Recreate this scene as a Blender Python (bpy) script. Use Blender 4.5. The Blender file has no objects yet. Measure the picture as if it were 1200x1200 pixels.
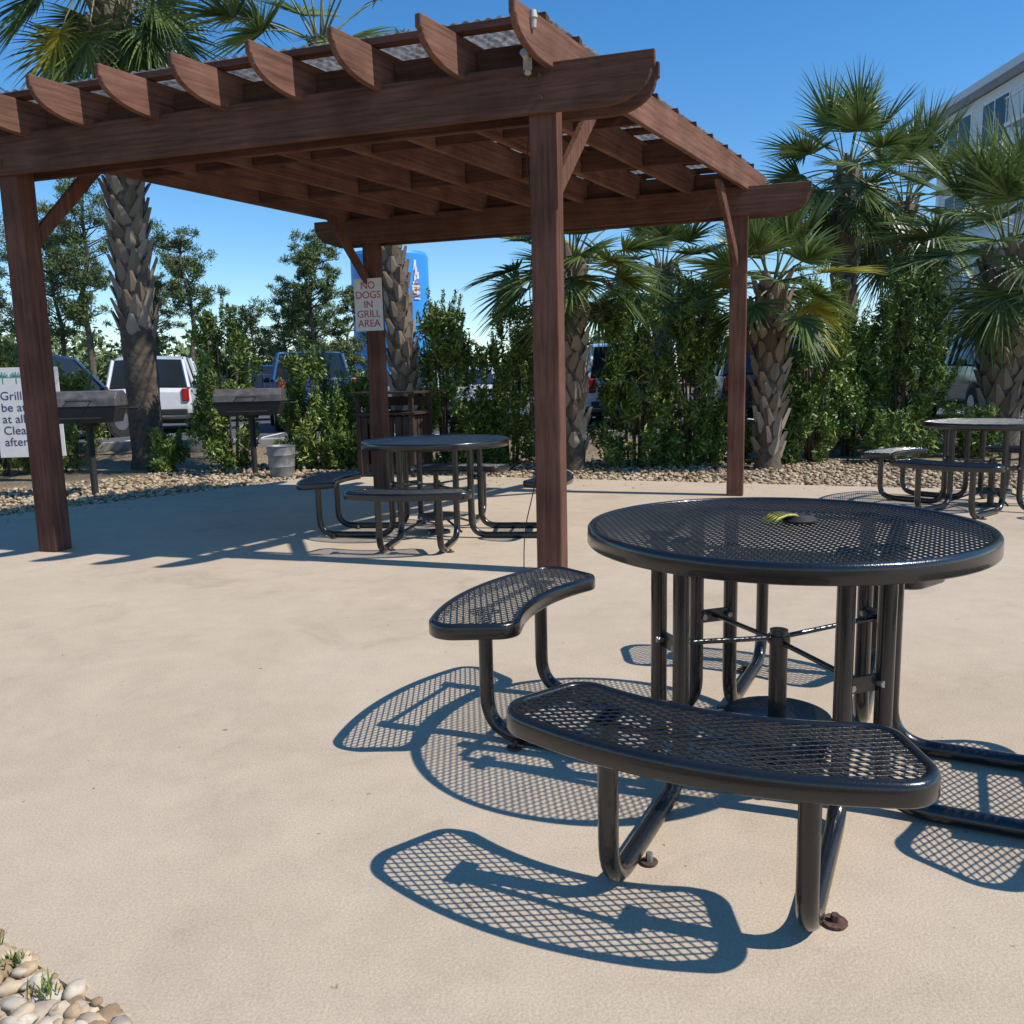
import bpy, math, random
import numpy as np
from mathutils import Vector, Matrix
random.seed(7); RNG=np.random.default_rng(11)
sc=bpy.context.scene; COL=sc.collection
sin,cos,pi=math.sin,math.cos,math.pi
# ------------------------------------------------------------------ helpers
def link(o,parent=None):
    COL.objects.link(o)
    if parent is not None: o.parent=parent
    return o
def empty(name,loc=(0,0,0),rot=0.0,scale=1.0):
    e=bpy.data.objects.new(name,None); e.location=loc; e.rotation_euler=(0,0,rot); e.scale=(scale,)*3
    e.empty_display_size=.2; return link(e)
def meshobj(name,V,Fc,mats,mi=None,smooth=False,parent=None,bevel=0,loc=None):
    me=bpy.data.meshes.new(name); me.from_pydata([tuple(map(float,v)) for v in V],[],[tuple(int(i) for i in f) for f in Fc])
    if not isinstance(mats,(list,tuple)): mats=[mats]
    for m in mats: me.materials.append(m)
    if mi is not None: me.polygons.foreach_set("material_index",list(mi))
    if smooth: me.polygons.foreach_set("use_smooth",[True]*len(me.polygons))
    me.update(); o=bpy.data.objects.new(name,me); link(o,parent)
    if bevel:
        b=o.modifiers.new("bev","BEVEL"); b.width=bevel; b.segments=2; b.limit_method='ANGLE'; b.angle_limit=math.radians(40)
    if loc: o.location=loc
    return o
def fastmesh(name,V,Fidx,mats,mi=None,smooth=False,parent=None):
    V=np.asarray(V,dtype=np.float32); Fidx=np.asarray(Fidx,dtype=np.int32)
    me=bpy.data.meshes.new(name); n,k=Fidx.shape
    me.vertices.add(len(V)); me.vertices.foreach_set("co",V.ravel())
    me.loops.add(n*k); me.loops.foreach_set("vertex_index",Fidx.ravel())
    me.polygons.add(n); me.polygons.foreach_set("loop_start",np.arange(0,n*k,k,dtype=np.int32))
    try: me.polygons.foreach_set("loop_total",np.full(n,k,dtype=np.int32))
    except Exception: pass
    if not isinstance(mats,(list,tuple)): mats=[mats]
    for m in mats: me.materials.append(m)
    if mi is not None: me.polygons.foreach_set("material_index",np.asarray(mi,dtype=np.int32))
    me.update(calc_edges=True); me.validate()
    if smooth: me.polygons.foreach_set("use_smooth",np.ones(len(me.polygons),dtype=bool))
    o=bpy.data.objects.new(name,me); return link(o,parent)
class MB:
    def __init__(s): s.V=[];s.F=[];s.M=[]
    def add(s,V,F,m=0):
        b=len(s.V); s.V+= [tuple(v) for v in V]; s.F+=[tuple(i+b for i in f) for f in F]; s.M+=[m]*len(F)
    def box(s,c,sz,m=0,rz=0.0,R=None):
        hx,hy,hz=[k/2 for k in sz]
        P=[(x,y,z) for z in(-hz,hz) for x,y in((-hx,-hy),(hx,-hy),(hx,hy),(-hx,hy))]
        if R is None: R=Matrix.Rotation(rz,3,'Z')
        P=[tuple(R@Vector(p)+Vector(c)) for p in P]
        s.add(P,[(3,2,1,0),(4,5,6,7),(0,1,5,4),(1,2,6,5),(2,3,7,6),(3,0,4,7)],m)
    def cyl(s,p0,p1,r0,r1=None,n=12,m=0,caps=True):
        if r1 is None:r1=r0
        p0=Vector(p0);p1=Vector(p1);d=(p1-p0).normalized()
        x=d.orthogonal().normalized();y=d.cross(x)
        V=[];F=[]
        for p,r in((p0,r0),(p1,r1)):
            for i in range(n):
                a=2*pi*i/n; V.append(p+x*(r*cos(a))+y*(r*sin(a)))
        for i in range(n): F.append((i,(i+1)%n,n+(i+1)%n,n+i))
        if caps: F.append(tuple(range(n-1,-1,-1)));F.append(tuple(range(n,2*n)))
        s.add(V,F,m)
    def tube(s,pts,r,n=10,m=0):
        pts=[Vector(p) for p in pts]; V=[];F=[]
        rr=r if isinstance(r,(list,tuple)) else [r]*len(pts)
        t=(pts[1]-pts[0]).normalized(); x=t.orthogonal().normalized()
        for i,p in enumerate(pts):
            if i==0:tt=pts[1]-pts[0]
            elif i==len(pts)-1:tt=pts[-1]-pts[-2]
            else:tt=(pts[i+1]-p).normalized()+(p-pts[i-1]).normalized()
            tt.normalize(); x=(x-tt*x.dot(tt)).normalized(); y=tt.cross(x)
            for k in range(n):
                a=2*pi*k/n; V.append(p+x*(rr[i]*cos(a))+y*(rr[i]*sin(a)))
        for i in range(len(pts)-1):
            for k in range(n):
                F.append((i*n+k,i*n+(k+1)%n,(i+1)*n+(k+1)%n,(i+1)*n+k))
        F.append(tuple(range(n-1,-1,-1)));F.append(tuple(range((len(pts)-1)*n,len(pts)*n)))
        s.add(V,F,m)
    def obj(s,name,mats,parent=None,smooth=False,bevel=0,autosmooth=False):
        o=meshobj(name,s.V,s.F,mats,s.M,smooth,parent,bevel)
        return o
def smooth_by_angle(o,ang=40):
    bm_=o.data
    bm_.polygons.foreach_set("use_smooth",[True]*len(bm_.polygons))
    try: bm_.set_sharp_from_angle(angle=math.radians(ang))
    except Exception: pass
def fillet(pts,R,n=7):
    out=[Vector(pts[0])]
    for i in range(1,len(pts)-1):
        p=Vector(pts[i]);a=(Vector(pts[i-1])-p).normalized();b=(Vector(pts[i+1])-p).normalized()
        for k in range(n+1):
            t=k/n; q=(p+a*R)*(1-t)**2+p*2*t*(1-t)*1.0+(p+b*R)*t**2
            out.append(q)
    out.append(Vector(pts[-1])); return out
# ------------------------------------------------------------------ materials
def newmat(name):
    m=bpy.data.materials.new(name); m.use_nodes=True; nt=m.node_tree
    b=nt.nodes["Principled BSDF"]; return m,nt,b
def N(nt,t,**kw):
    n=nt.nodes.new(t)
    for k,v in kw.items():
        if k in n.inputs: n.inputs[k].default_value=v
        else: setattr(n,k,v)
    return n
def ramp(nt,stops,src):
    r=nt.nodes.new("ShaderNodeValToRGB"); e=r.color_ramp.elements
    while len(e)<len(stops): e.new(.5)
    for i,(p,c) in enumerate(stops): e[i].position=p; e[i].color=(*c,1)
    nt.links.new(src,r.inputs[0]); return r
def simple(name,col,rough=.5,metal=0,var=.15,scale=8,bump=0.0,bscale=60,coat=0,spec=None):
    m,nt,b=newmat(name); tc=N(nt,"ShaderNodeTexCoord")
    no=N(nt,"ShaderNodeTexNoise"); no.inputs["Scale"].default_value=scale; no.inputs["Detail"].default_value=3
    nt.links.new(tc.outputs["Object"],no.inputs["Vector"])
    r=ramp(nt,[(.3,[c*(1-var) for c in col]),(.7,[min(1,c*(1+var)) for c in col])],no.outputs["Fac"])
    nt.links.new(r.outputs[0],b.inputs["Base Color"]); b.inputs["Roughness"].default_value=rough; b.inputs["Metallic"].default_value=metal
    if coat: b.inputs["Coat Weight"].default_value=coat; b.inputs["Coat Roughness"].default_value=.08
    if spec is not None: b.inputs["Specular IOR Level"].default_value=spec
    if bump:
        n2=N(nt,"ShaderNodeTexNoise"); n2.inputs["Scale"].default_value=bscale; nt.links.new(tc.outputs["Object"],n2.inputs["Vector"])
        bp=N(nt,"ShaderNodeBump"); bp.inputs["Strength"].default_value=bump; bp.inputs["Distance"].default_value=.01
        nt.links.new(n2.outputs["Fac"],bp.inputs["Height"]); nt.links.new(bp.outputs[0],b.inputs["Normal"])
    return m
def leafmat(name,dark,mid,light,rough=.45,transl=0.0,spec=.4):
    m,nt,b=newmat(name); g=N(nt,"ShaderNodeNewGeometry")
    r=ramp(nt,[(0,dark),(.55,mid),(1,light)],g.outputs["Random Per Island"])
    nt.links.new(r.outputs[0],b.inputs["Base Color"]); b.inputs["Roughness"].default_value=rough;b.inputs["Specular IOR Level"].default_value=spec
    if transl:
        t=N(nt,"ShaderNodeBsdfTranslucent"); nt.links.new(r.outputs[0],t.inputs["Color"])
        ms=N(nt,"ShaderNodeMixShader"); ms.inputs[0].default_value=transl
        out=nt.nodes["Material Output"]; nt.links.new(b.outputs[0],ms.inputs[1]); nt.links.new(t.outputs[0],ms.inputs[2]); nt.links.new(ms.outputs[0],out.inputs[0])
    return m
def wood(name,axis_ang=None,c1=(.095,.047,.032),c2=(.245,.125,.086),vertical=False):
    m,nt,b=newmat(name); tc=N(nt,"ShaderNodeTexCoord")
    m1=N(nt,"ShaderNodeMapping"); m1.vector_type='POINT'
    if vertical: m1.inputs["Scale"].default_value=(16,16,.7)
    else:
        m0=N(nt,"ShaderNodeMapping"); m0.inputs["Rotation"].default_value=(0,0,-axis_ang)
        nt.links.new(tc.outputs["Object"],m0.inputs["Vector"]); m1.inputs["Scale"].default_value=(.7,16,16)
    nt.links.new((tc.outputs["Object"] if vertical else m0.outputs[0]),m1.inputs["Vector"])
    n1=N(nt,"ShaderNodeTexNoise"); n1.inputs["Scale"].default_value=2.6; n1.inputs["Detail"].default_value=7; n1.inputs["Roughness"].default_value=.7
    nt.links.new(m1.outputs[0],n1.inputs["Vector"])
    n2=N(nt,"ShaderNodeTexNoise"); n2.inputs["Scale"].default_value=3.0; n2.inputs["Detail"].default_value=5; nt.links.new(tc.outputs["Object"],n2.inputs["Vector"])
    r=ramp(nt,[(.3,c1),(.5,[(a+d)/2 for a,d in zip(c1,c2)]),(.72,c2)],n1.outputs["Fac"])
    r2=ramp(nt,[(.35,(.76,.75,.75)),(.65,(1.12,1.12,1.12))],n2.outputs["Fac"])
    mx=N(nt,"ShaderNodeVectorMath",operation='MULTIPLY'); nt.links.new(r.outputs[0],mx.inputs[0]); nt.links.new(r2.outputs[0],mx.inputs[1])
    nt.links.new(mx.outputs[0],b.inputs["Base Color"]); b.inputs["Roughness"].default_value=.92; b.inputs["Specular IOR Level"].default_value=.1
    bp=N(nt,"ShaderNodeBump"); bp.inputs["Strength"].default_value=.8; bp.inputs["Distance"].default_value=.004
    nt.links.new(n1.outputs["Fac"],bp.inputs["Height"]); nt.links.new(bp.outputs[0],b.inputs["Normal"])
    return m
# ------------------------------------------------------------------ camera / world / sun
p_,r_,h_=.152,-.023,1.215
Fv=Vector((0,cos(p_),-sin(p_)));U0=Vector((0,sin(p_),cos(p_)));R0=Vector((1,0,0))
Rv=R0*cos(r_)+U0*sin(r_);Uv=-R0*sin(r_)+U0*cos(r_)
cd=bpy.data.cameras.new("camera");cam=bpy.data.objects.new("camera",cd);link(cam)
cam.matrix_world=Matrix(((Rv.x,Uv.x,-Fv.x,0),(Rv.y,Uv.y,-Fv.y,0),(Rv.z,Uv.z,-Fv.z,h_),(0,0,0,1)))
cd.sensor_width=36;cd.lens=1002/1200*36;cd.clip_start=.05;cd.clip_end=3000;sc.camera=cam
sd=Vector((-.79,.28,-1.0)).normalized()
sun=bpy.data.lights.new("sun","SUN");sun.energy=5.0;sun.angle=math.radians(.53);sun.color=(1,.955,.88)
so=bpy.data.objects.new("sun",sun);link(so);so.rotation_euler=sd.to_track_quat('-Z','Y').to_euler();so.location=(6,-4,12)
w=bpy.data.worlds.new("World");sc.world=w;w.use_nodes=True;nt=w.node_tree
sky=nt.nodes.new("ShaderNodeTexSky");sky.sky_type='NISHITA';sky.sun_disc=False
sky.sun_elevation=math.asin(-sd.z);sky.sun_rotation=math.atan2(-sd.x,-sd.y)
sky.air_density=1.0;sky.dust_density=.0;sky.ozone_density=4.0;sky.altitude=0
hs=nt.nodes.new("ShaderNodeHueSaturation");hs.inputs["Saturation"].default_value=1.28;hs.inputs["Value"].default_value=1.18
nt.links.new(sky.outputs[0],hs.inputs["Color"])
bg=nt.nodes["Background"];bg.inputs[1].default_value=.14;nt.links.new(hs.outputs[0],bg.inputs[0])
sc.view_settings.view_transform='Standard';sc.view_settings.look='None';sc.view_settings.exposure=0

# ------------------------------------------------------------------ ground
def ground_mat():
    m,nt,b=newmat("ground_soil"); tc=N(nt,"ShaderNodeTexCoord")
    a=N(nt,"ShaderNodeTexNoise");a.inputs["Scale"].default_value=.6;a.inputs["Detail"].default_value=4;nt.links.new(tc.outputs["Object"],a.inputs["Vector"])
    c=N(nt,"ShaderNodeTexNoise");c.inputs["Scale"].default_value=25;c.inputs["Detail"].default_value=4;nt.links.new(tc.outputs["Object"],c.inputs["Vector"])
    mm=N(nt,"ShaderNodeMath",operation='ADD');nt.links.new(a.outputs["Fac"],mm.inputs[0]);nt.links.new(c.outputs["Fac"],mm.inputs[1])
    hv=N(nt,"ShaderNodeMath",operation='MULTIPLY');hv.inputs[1].default_value=.5;nt.links.new(mm.outputs[0],hv.inputs[0])
    r=ramp(nt,[(.42,(.10,.08,.045)),(.5,(.20,.14,.085)),(.6,(.30,.23,.145))],hv.outputs[0])
    nt.links.new(r.outputs[0],b.inputs["Base Color"]);b.inputs["Roughness"].default_value=.95
    bp=N(nt,"ShaderNodeBump");bp.inputs["Strength"].default_value=.8;bp.inputs["Distance"].default_value=.02;nt.links.new(c.outputs["Fac"],bp.inputs["Height"]);nt.links.new(bp.outputs[0],b.inputs["Normal"])
    return m
LOT=.15
def gz(x,y):
    t=min(1,max(0,(y-14.2)/1.2)); t=t*t*(3-2*t); return -.05+t*(LOT+.05-.004)
ys=[-60,-10,0,5,10,13,14.2,14.4,14.6,14.8,15.0,15.2,15.4,18,30,60,120,300,900,1500];xs=[-1200,-300,-100,-40,-20,-10,-5,0,5,10,20,40,100,300,1200]
V=[(x,y,gz(x,y)) for y in ys for x in xs];nx=len(xs)
Fc=[(j*nx+i,j*nx+i+1,(j+1)*nx+i+1,(j+1)*nx+i) for j in range(len(ys)-1) for i in range(nx-1)]
meshobj("ground",V,Fc,ground_mat(),smooth=True)
def concrete_mat():
    m,nt,b=newmat("broomed_concrete"); tc=N(nt,"ShaderNodeTexCoord")
    def no(s,d=4,ro=.6,dist=0):
        n=N(nt,"ShaderNodeTexNoise");n.inputs["Scale"].default_value=s;n.inputs["Detail"].default_value=d;n.inputs["Roughness"].default_value=ro;n.inputs["Distortion"].default_value=dist
        nt.links.new(tc.outputs["Object"],n.inputs["Vector"]);return n
    big=no(.55,4,.6,.4);mid=no(6,5,.7);fine=no(140,2,.7);spk=no(30,2,.5);blot=no(1.7,6,.75,.8)
    r=ramp(nt,[(.3,(.475,.375,.268)),(.5,(.52,.414,.300)),(.7,(.555,.447,.330))],big.outputs["Fac"])
    r2=ramp(nt,[(.3,(.93,.93,.93)),(.7,(1.05,1.05,1.04))],mid.outputs["Fac"])
    r3=ramp(nt,[(.3,(.84,.84,.85)),(.7,(1.13,1.13,1.12))],fine.outputs["Fac"])
    r4=ramp(nt,[(.23,(.5,.45,.4)),(.27,(1,1,1))],spk.outputs["Fac"])
    r5=ramp(nt,[(.30,(.84,.83,.82)),(.45,(.97,.97,.97)),(.6,(1.0,1.0,1.0)),(.75,(1.05,1.05,1.05))],blot.outputs["Fac"])
    x=r.outputs[0]
    for q in(r2,r3,r4,r5):
        mx=N(nt,"ShaderNodeVectorMath",operation='MULTIPLY');nt.links.new(x,mx.inputs[0]);nt.links.new(q.outputs[0],mx.inputs[1]);x=mx.outputs[0]
    nt.links.new(x,b.inputs["Base Color"]);b.inputs["Roughness"].default_value=.88;b.inputs["Specular IOR Level"].default_value=.25
    bp=N(nt,"ShaderNodeBump");bp.inputs["Strength"].default_value=.4;bp.inputs["Distance"].default_value=.004
    nt.links.new(fine.outputs["Fac"],bp.inputs["Height"]);nt.links.new(bp.outputs[0],b.inputs["Normal"])
    return m
patio=[(-2.3,11.85),(-5.1,8.43),(-7.3,5.72),(-1.17,1.75),(3,-.96),(8,-6),(20,-6),(20,2.2),(5.19,8.57)]
def sub(a,b,n,j):
    return [(a[0]+(b[0]-a[0])*i/n+random.gauss(0,j),a[1]+(b[1]-a[1])*i/n+random.gauss(0,j)) for i in range(1,n)]
pat=[];
for i in range(len(patio)):
    a=patio[i];b=patio[(i+1)%len(patio)];pat.append(a)
    if i==2: pat+=sub(a,b,40,.006)
    if i==3: pat+=sub(a,b,30,.005)
patio=pat;n=len(patio)
V=[(x,y,-.12) for x,y in patio]+[(x,y,0) for x,y in patio]
Fc=[tuple(range(n,2*n))[::-1]]+[(i,(i+1)%n,n+(i+1)%n,n+i) for i in range(n)]
meshobj("concrete_patio",V,Fc,concrete_mat())
asph=simple("asphalt",(.085,.085,.087),.9,var=.25,scale=3,bump=.4,bscale=120)
white=simple("white_paint",(.75,.75,.73),.6,var=.06)
lot=empty("parking_lot")
mb=MB();mb.add([(-60,15.5,LOT),(60,15.5,LOT),(60,58,LOT),(-60,58,LOT)],[(0,1,2,3)]);mb.obj("asphalt_surface",asph,lot)
mb=MB()
for i in range(-14,16):
    x=i*2.8+.3
    mb.add([(x,17.2,LOT+.004),(x+.1,17.2,LOT+.004),(x+.1,22.2,LOT+.004),(x,22.2,LOT+.004)],[(0,1,2,3)])
mb.obj("stall_lines",white,lot)
conc2=simple("kerb_concrete",(.4,.38,.33),.85,var=.12,scale=4,bump=.3)
mb=MB();mb.box((0,15.42,LOT+.03),(118,.16,.24));mb.obj("kerb",conc2,lot,bevel=.02)

# ------------------------------------------------------------------ stones
def ico(sub):
    import bmesh
    bm=bmesh.new();bmesh.ops.create_icosphere(bm,subdivisions=sub,radius=1)
    V=np.array([v.co[:] for v in bm.verts]);Fc=np.array([[v.index for v in f.verts] for f in bm.faces]);bm.free();return V,Fc
def stonemat(name,stops):
    m,nt,b=newmat(name); g=N(nt,"ShaderNodeNewGeometry")
    r=ramp(nt,stops,g.outputs["Random Per Island"])
    tc=N(nt,"ShaderNodeTexCoord");no=N(nt,"ShaderNodeTexNoise");no.inputs["Scale"].default_value=30;no.inputs["Detail"].default_value=4;nt.links.new(tc.outputs["Object"],no.inputs["Vector"])
    r2=ramp(nt,[(.3,(.7,.68,.66)),(.7,(1.15,1.15,1.15))],no.outputs["Fac"])
    mx=N(nt,"ShaderNodeVectorMath",operation='MULTIPLY');nt.links.new(r.outputs[0],mx.inputs[0]);nt.links.new(r2.outputs[0],mx.inputs[1])
    nt.links.new(mx.outputs[0],b.inputs["Base Color"]);b.inputs["Roughness"].default_value=.75
    bp=N(nt,"ShaderNodeBump");bp.inputs["Strength"].default_value=.3;bp.inputs["Distance"].default_value=.004;nt.links.new(no.outputs["Fac"],bp.inputs["Height"]);nt.links.new(bp.outputs[0],b.inputs["Normal"])
    return m
ST1=stonemat("river_stone",[(0,(.25,.16,.09)),(.25,(.45,.32,.19)),(.5,(.55,.44,.30)),(.75,(.62,.54,.42)),(1,(.40,.33,.26))])
ST2=stonemat("river_stone_far",[(0,(.18,.12,.065)),(.25,(.34,.24,.145)),(.6,(.45,.34,.21)),(.85,(.52,.41,.28)),(1,(.56,.46,.33))])
def stones(name,P,size,sub,mat):
    V0,F0=ico(sub);n=len(P);k=len(V0)
    D=RNG.normal(0,.10,(n,k,1));sc3=np.stack([RNG.uniform(.8,1.5,n),RNG.uniform(.7,1.1,n),RNG.uniform(.45,.8,n)],1)*(RNG.uniform(.5,1.35,n)*size)[:,None]
    V=V0[None]*(1+D)*sc3[:,None]
    az=RNG.uniform(0,2*pi,n);ti=RNG.normal(0,.35,n)
    c,s=np.cos(ti)[:,None],np.sin(ti)[:,None]
    y=V[...,1]*c-V[...,2]*s;z=V[...,1]*s+V[...,2]*c;x=V[...,0]
    c,s=np.cos(az)[:,None],np.sin(az)[:,None]
    V=np.stack([x*c-y*s,x*s+y*c,z],-1)+np.asarray(P)[:,None]
    Fa=(F0[None]+(np.arange(n)*k)[:,None,None]).reshape(-1,3)
    return fastmesh(name,V.reshape(-1,3),Fa,mat,smooth=True)
P=[]
while len(P)<5200:
    x=random.uniform(-2.1,-.45);y=random.uniform(.7,2.4)
    d=(x+1.17)*.545+(y-1.75)*.84
    if -.8<d<.004+random.gauss(0,.006): P.append((x,y,-.03+random.uniform(0,.036)))
stones("river_stones",P,.019,2,ST1)
P=[]
def edge_d(x,y):
    d1=.39*(x-5.19)+.92*(y-8.57);d2=-.774*(x+5.1)+.634*(y-8.43)
    return max(d1,d2)
while len(P)<16000:
    x=random.uniform(-9.5,11);y=random.uniform(6,15.6)
    d=edge_d(x,y);lim=3.6 if x>-1 else 2.9
    if .02<d<lim and y<15.2 and random.random()<1.15-.3*d: P.append((x,y,gz(x,y)+random.uniform(0,.032)))
stones("river_stone_bed",P,.029,1,ST2)

# ------------------------------------------------------------------ picnic tables
BLK=simple("black_thermoplastic",(.010,.010,.010),.24,var=.2,bump=.10,bscale=220,coat=.4)
RUST=simple("rusty_steel",(.10,.05,.035),.8,var=.5,scale=60,bump=.4)
STEEL=simple("galvanised_bolt",(.35,.34,.32),.45,metal=.7,var=.2,scale=40)
def clip_bars(mb,poly,ang,spacing,wd,th,z,ext=0.004):
    d=np.array([cos(ang),sin(ang)]);nn=np.array([-sin(ang),cos(ang)])
    P=np.asarray(poly);Q=np.roll(P,-1,0);o1=P@nn;o2=Q@nn
    k0=math.ceil(o1.min()/spacing);k1=math.floor(o1.max()/spacing)
    for k in range(k0,k1+1):
        c=k*spacing+1e-5
        idx=np.where((o1-c)*(o2-c)<0)[0]
        ts=[]
        for i in idx:
            f=(c-o1[i])/(o2[i]-o1[i]);pt=P[i]+(Q[i]-P[i])*f;ts.append(pt@d)
        ts.sort()
        for a,b in zip(ts[::2],ts[1::2]):
            if b-a<.01: continue
            prof=[(-wd/2,0),(-wd/4,th/2),(wd/4,th/2),(wd/2,0),(wd/4,-th/2),(-wd/4,-th/2)]
            V=[]
            for t in(a-ext,b+ext):
                for (u,v) in prof:
                    q=d*t+nn*(c+u);V.append((q[0],q[1],z+v))
            mb.add(V,[(i,(i+1)%6,6+(i+1)%6,6+i) for i in range(6)])
def rim(mb,poly,z,hgt):
    P=np.asarray(poly);n=len(P)
    t=np.roll(P,-1,0)-np.roll(P,1,0);t/=np.linalg.norm(t,axis=1)[:,None];nr=np.stack([t[:,1],-t[:,0]],1)
    prof=[(-.018,.002),(-.006,.005),(.002,.003),(.007,-.004),(.008,-.014),(.008,-hgt+.004),(.005,-hgt),(.001,-hgt+.002),(.0,-.012),(-.018,-.004)]
    k=len(prof);V=[];Fc=[]
    for i in range(n):
        for (u,v) in prof:
            q=P[i]+nr[i]*u;V.append((q[0],q[1],z+v))
    for i in range(n):
        j=(i+1)%n
        for a in range(k):
            b=(a+1)%k;Fc.append((i*k+a,j*k+a,j*k+b,i*k+b))
    mb.add(V,Fc)
def seat_poly(r0,r1,half,rr=.085):
    def arc(c,r,a0,a1,n):return [(c[0]+r*cos(a0+(a1-a0)*i/n),c[1]+r*sin(a0+(a1-a0)*i/n)) for i in range(n+1)]
    pts=[]
    da=math.asin(rr/(r1-rr));a_=half-da
    pts+=arc((0,0),r1,-a_,a_,28)
    c=((r1-rr)*cos(a_),(r1-rr)*sin(a_));pts+=arc(c,rr,a_,a_+pi/2+da*.4,10)[1:]
    rq=rr*.8;db=math.asin(rq/(r0+rq));b_=half-db
    c=((r0+rq)*cos(b_),(r0+rq)*sin(b_));pts+=arc(c,rq,b_+pi/2,b_+pi,10)
    pts+=arc((0,0),r0,b_,-b_,24)[1:]
    c=((r0+rq)*cos(b_),-(r0+rq)*sin(b_));pts+=arc(c,rq,-b_+pi,-b_+1.5*pi,10)[1:]
    c=((r1-rr)*cos(a_),-(r1-rr)*sin(a_));pts+=arc(c,rr,-a_-pi/2-da*.4,-a_,10)[:-1]
    out=[]
    for q in pts:
        if not out or math.dist(q,out[-1])>.004: out.append(q)
    return out
SR0,SR1,SH=.815,1.10,math.radians(26)
def picnic_table(loc,ang):
    E=empty("picnic_table",loc,0)
    ztop=.762;zs=.46;ph=math.radians(30);spc=.0205;sw=.0056
    mb=MB();circ=[(.585*cos(2*pi*i/96),.585*sin(2*pi*i/96)) for i in range(96)]
    clip_bars(mb,circ,ang+ph,spc,sw,.0040,ztop-.0015);clip_bars(mb,circ,ang-ph,spc,sw,.0040,ztop-.0030)
    mb.obj("table_mesh",BLK,E,smooth=True)
    mb=MB();rim(mb,circ,ztop,.050);mb.obj("table_rim",BLK,E,smooth=True)
    sp=seat_poly(SR0,SR1,SH);fr=MB();br=MB();ht=MB()
    for k in range(4):
        A=ang+k*pi/2;R=Matrix.Rotation(A,3,'Z')
        poly=[tuple((R@Vector((x,y,0)))[:2]) for x,y in sp]
        mb=MB();t=A+pi/2
        clip_bars(mb,poly,t+ph,spc,sw,.0040,zs-.0015);clip_bars(mb,poly,t-ph,spc,sw,.0040,zs-.0030)
        mb.obj("seat_mesh_%d"%(k+1),BLK,E,smooth=True)
        mb=MB();rim(mb,poly,zs,.046);mb.obj("seat_rim_%d"%(k+1),BLK,E,smooth=True)
        for s in(-1,1):
            sy=.222*s
            path=[(.925,sy,zs-.012),(.925,sy,.026),(.318,sy,.026),(.318,sy,ztop-.012)]
            pts=fillet(path,.13,9);fr.tube([R@p for p in pts],.0245,14)
            for (px,pz) in((.925,zs-.010),(.318,ztop-.010)):
                fr.box(R@Vector((px,sy,pz)),(.10,.05,.006),0,rz=A)
        fr.box(R@Vector((.95,0,zs-.018)),(.022,.50,.006),0,rz=A)
        fr.box(R@Vector((.318,0,ztop-.022)),(.03,.62,.006),0,rz=A)
        c=R@Vector((.80,.222+.045,.004));ht.cyl(c,c+Vector((0,0,.004)),.028,n=14,m=0);ht.cyl(c,c+Vector((0,0,.020)),.010,n=6,m=0)
        c=R@Vector((.74,-.222+.040,.004));ht.cyl(c,c+Vector((0,0,.004)),.022,n=14,m=0);ht.cyl(c,c+Vector((0,0,.026)),.009,n=6,m=1)
    smooth_by_angle(fr.obj("tube_frame",BLK,E),50)
    cz=.40
    for k in range(4):
        a=ang+pi/4+k*pi/2;q=Vector((cos(a)*.375,sin(a)*.375,cz-.02+.05*(k%2)))
        br.tube([q,Vector((0,0,cz+(.004 if k%2 else -.008)))],.0085,8)
        br.box(q,(.012,.16,.045),0,rz=a)
        for s in(-.05,.05):
            c=q+Vector((-sin(a)*s,cos(a)*s,0))+Vector((cos(a),sin(a),0))*.004;ht.cyl(c,c+Vector((cos(a),sin(a),0))*.022,.010,n=6,m=1)
            c=q+Vector((-sin(a)*s,cos(a)*s,0))-Vector((cos(a),sin(a),0))*.004;ht.cyl(c,c-Vector((cos(a),sin(a),0))*.018,.010,n=6,m=1)
    br.cyl((0,0,cz-.012),(0,0,cz+.012),.035,n=16)
    br.cyl((0,0,.012),(0,0,cz+.03),.028,n=18)
    smooth_by_angle(br.obj("cross_brace",BLK,E),50)
    ub=MB();ub.cyl((0,0,.125),(0,0,.150),.17,.165,n=36);ub.cyl((0,0,.001),(0,0,.02),.10,.095,n=24)
    for k in range(4):
        a=ang+pi/4+k*pi/2;ub.tube([(cos(a)*.12,sin(a)*.12,.13),(cos(a)*.34,sin(a)*.34,.05)],.009,6)
    smooth_by_angle(ub.obj("umbrella_base",BLK,E),50)
    ht.obj("bolts",[RUST,STEEL],E)
    return E
picnic_table((.825,2.58,0),math.radians(-117))
picnic_table((-.604,6.904,0),math.radians(-98))
picnic_table((4.33,7.65,0),math.radians(-141))

# coiled strap on the table
YEL=simple("yellow_webbing",(.52,.46,.05),.7,var=.3,scale=60);BKW=simple("black_webbing",(.02,.02,.02),.7)
E=empty("coiled_strap",(.86,2.60,.764),.1,.78)
mb=MB()
for k in range(3):
    r=.060-.006*k;pts=[(r*cos(t)+.035,r*.8*sin(t),.008+.007*k) for t in np.linspace(0,2*pi,28)];mb.tube(pts,.008,8)
mb.cyl((.035,0,.004),(.035,0,.026),.046,.038,n=20)
for k in range(4):
    y0=-.034+.0225*k
    mb.tube([(-.085,y0*1.1,.010),(-.065,y0*1.0,.028),(-.03,y0*.8,.037),(.005,y0*.6,.034)],[.003,.0062,.0065,.006],8)
mb.obj("black_coil",BKW,E,smooth=True)
mb=MB()
for k in range(5):
    y0=-.045+.0225*k
    pts=[(-.095-.008*(k%2),y0*1.2,.008),(-.07,y0*1.0,.026),(-.03,y0*.8,.036),(.005,y0*.6,.034),(.02,y0*.5,.026)]
    mb.tube(pts,[.003,.005,.0054,.005,.0035],8)
mb.obj("yellow_bands",YEL,E,smooth=True)

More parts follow.
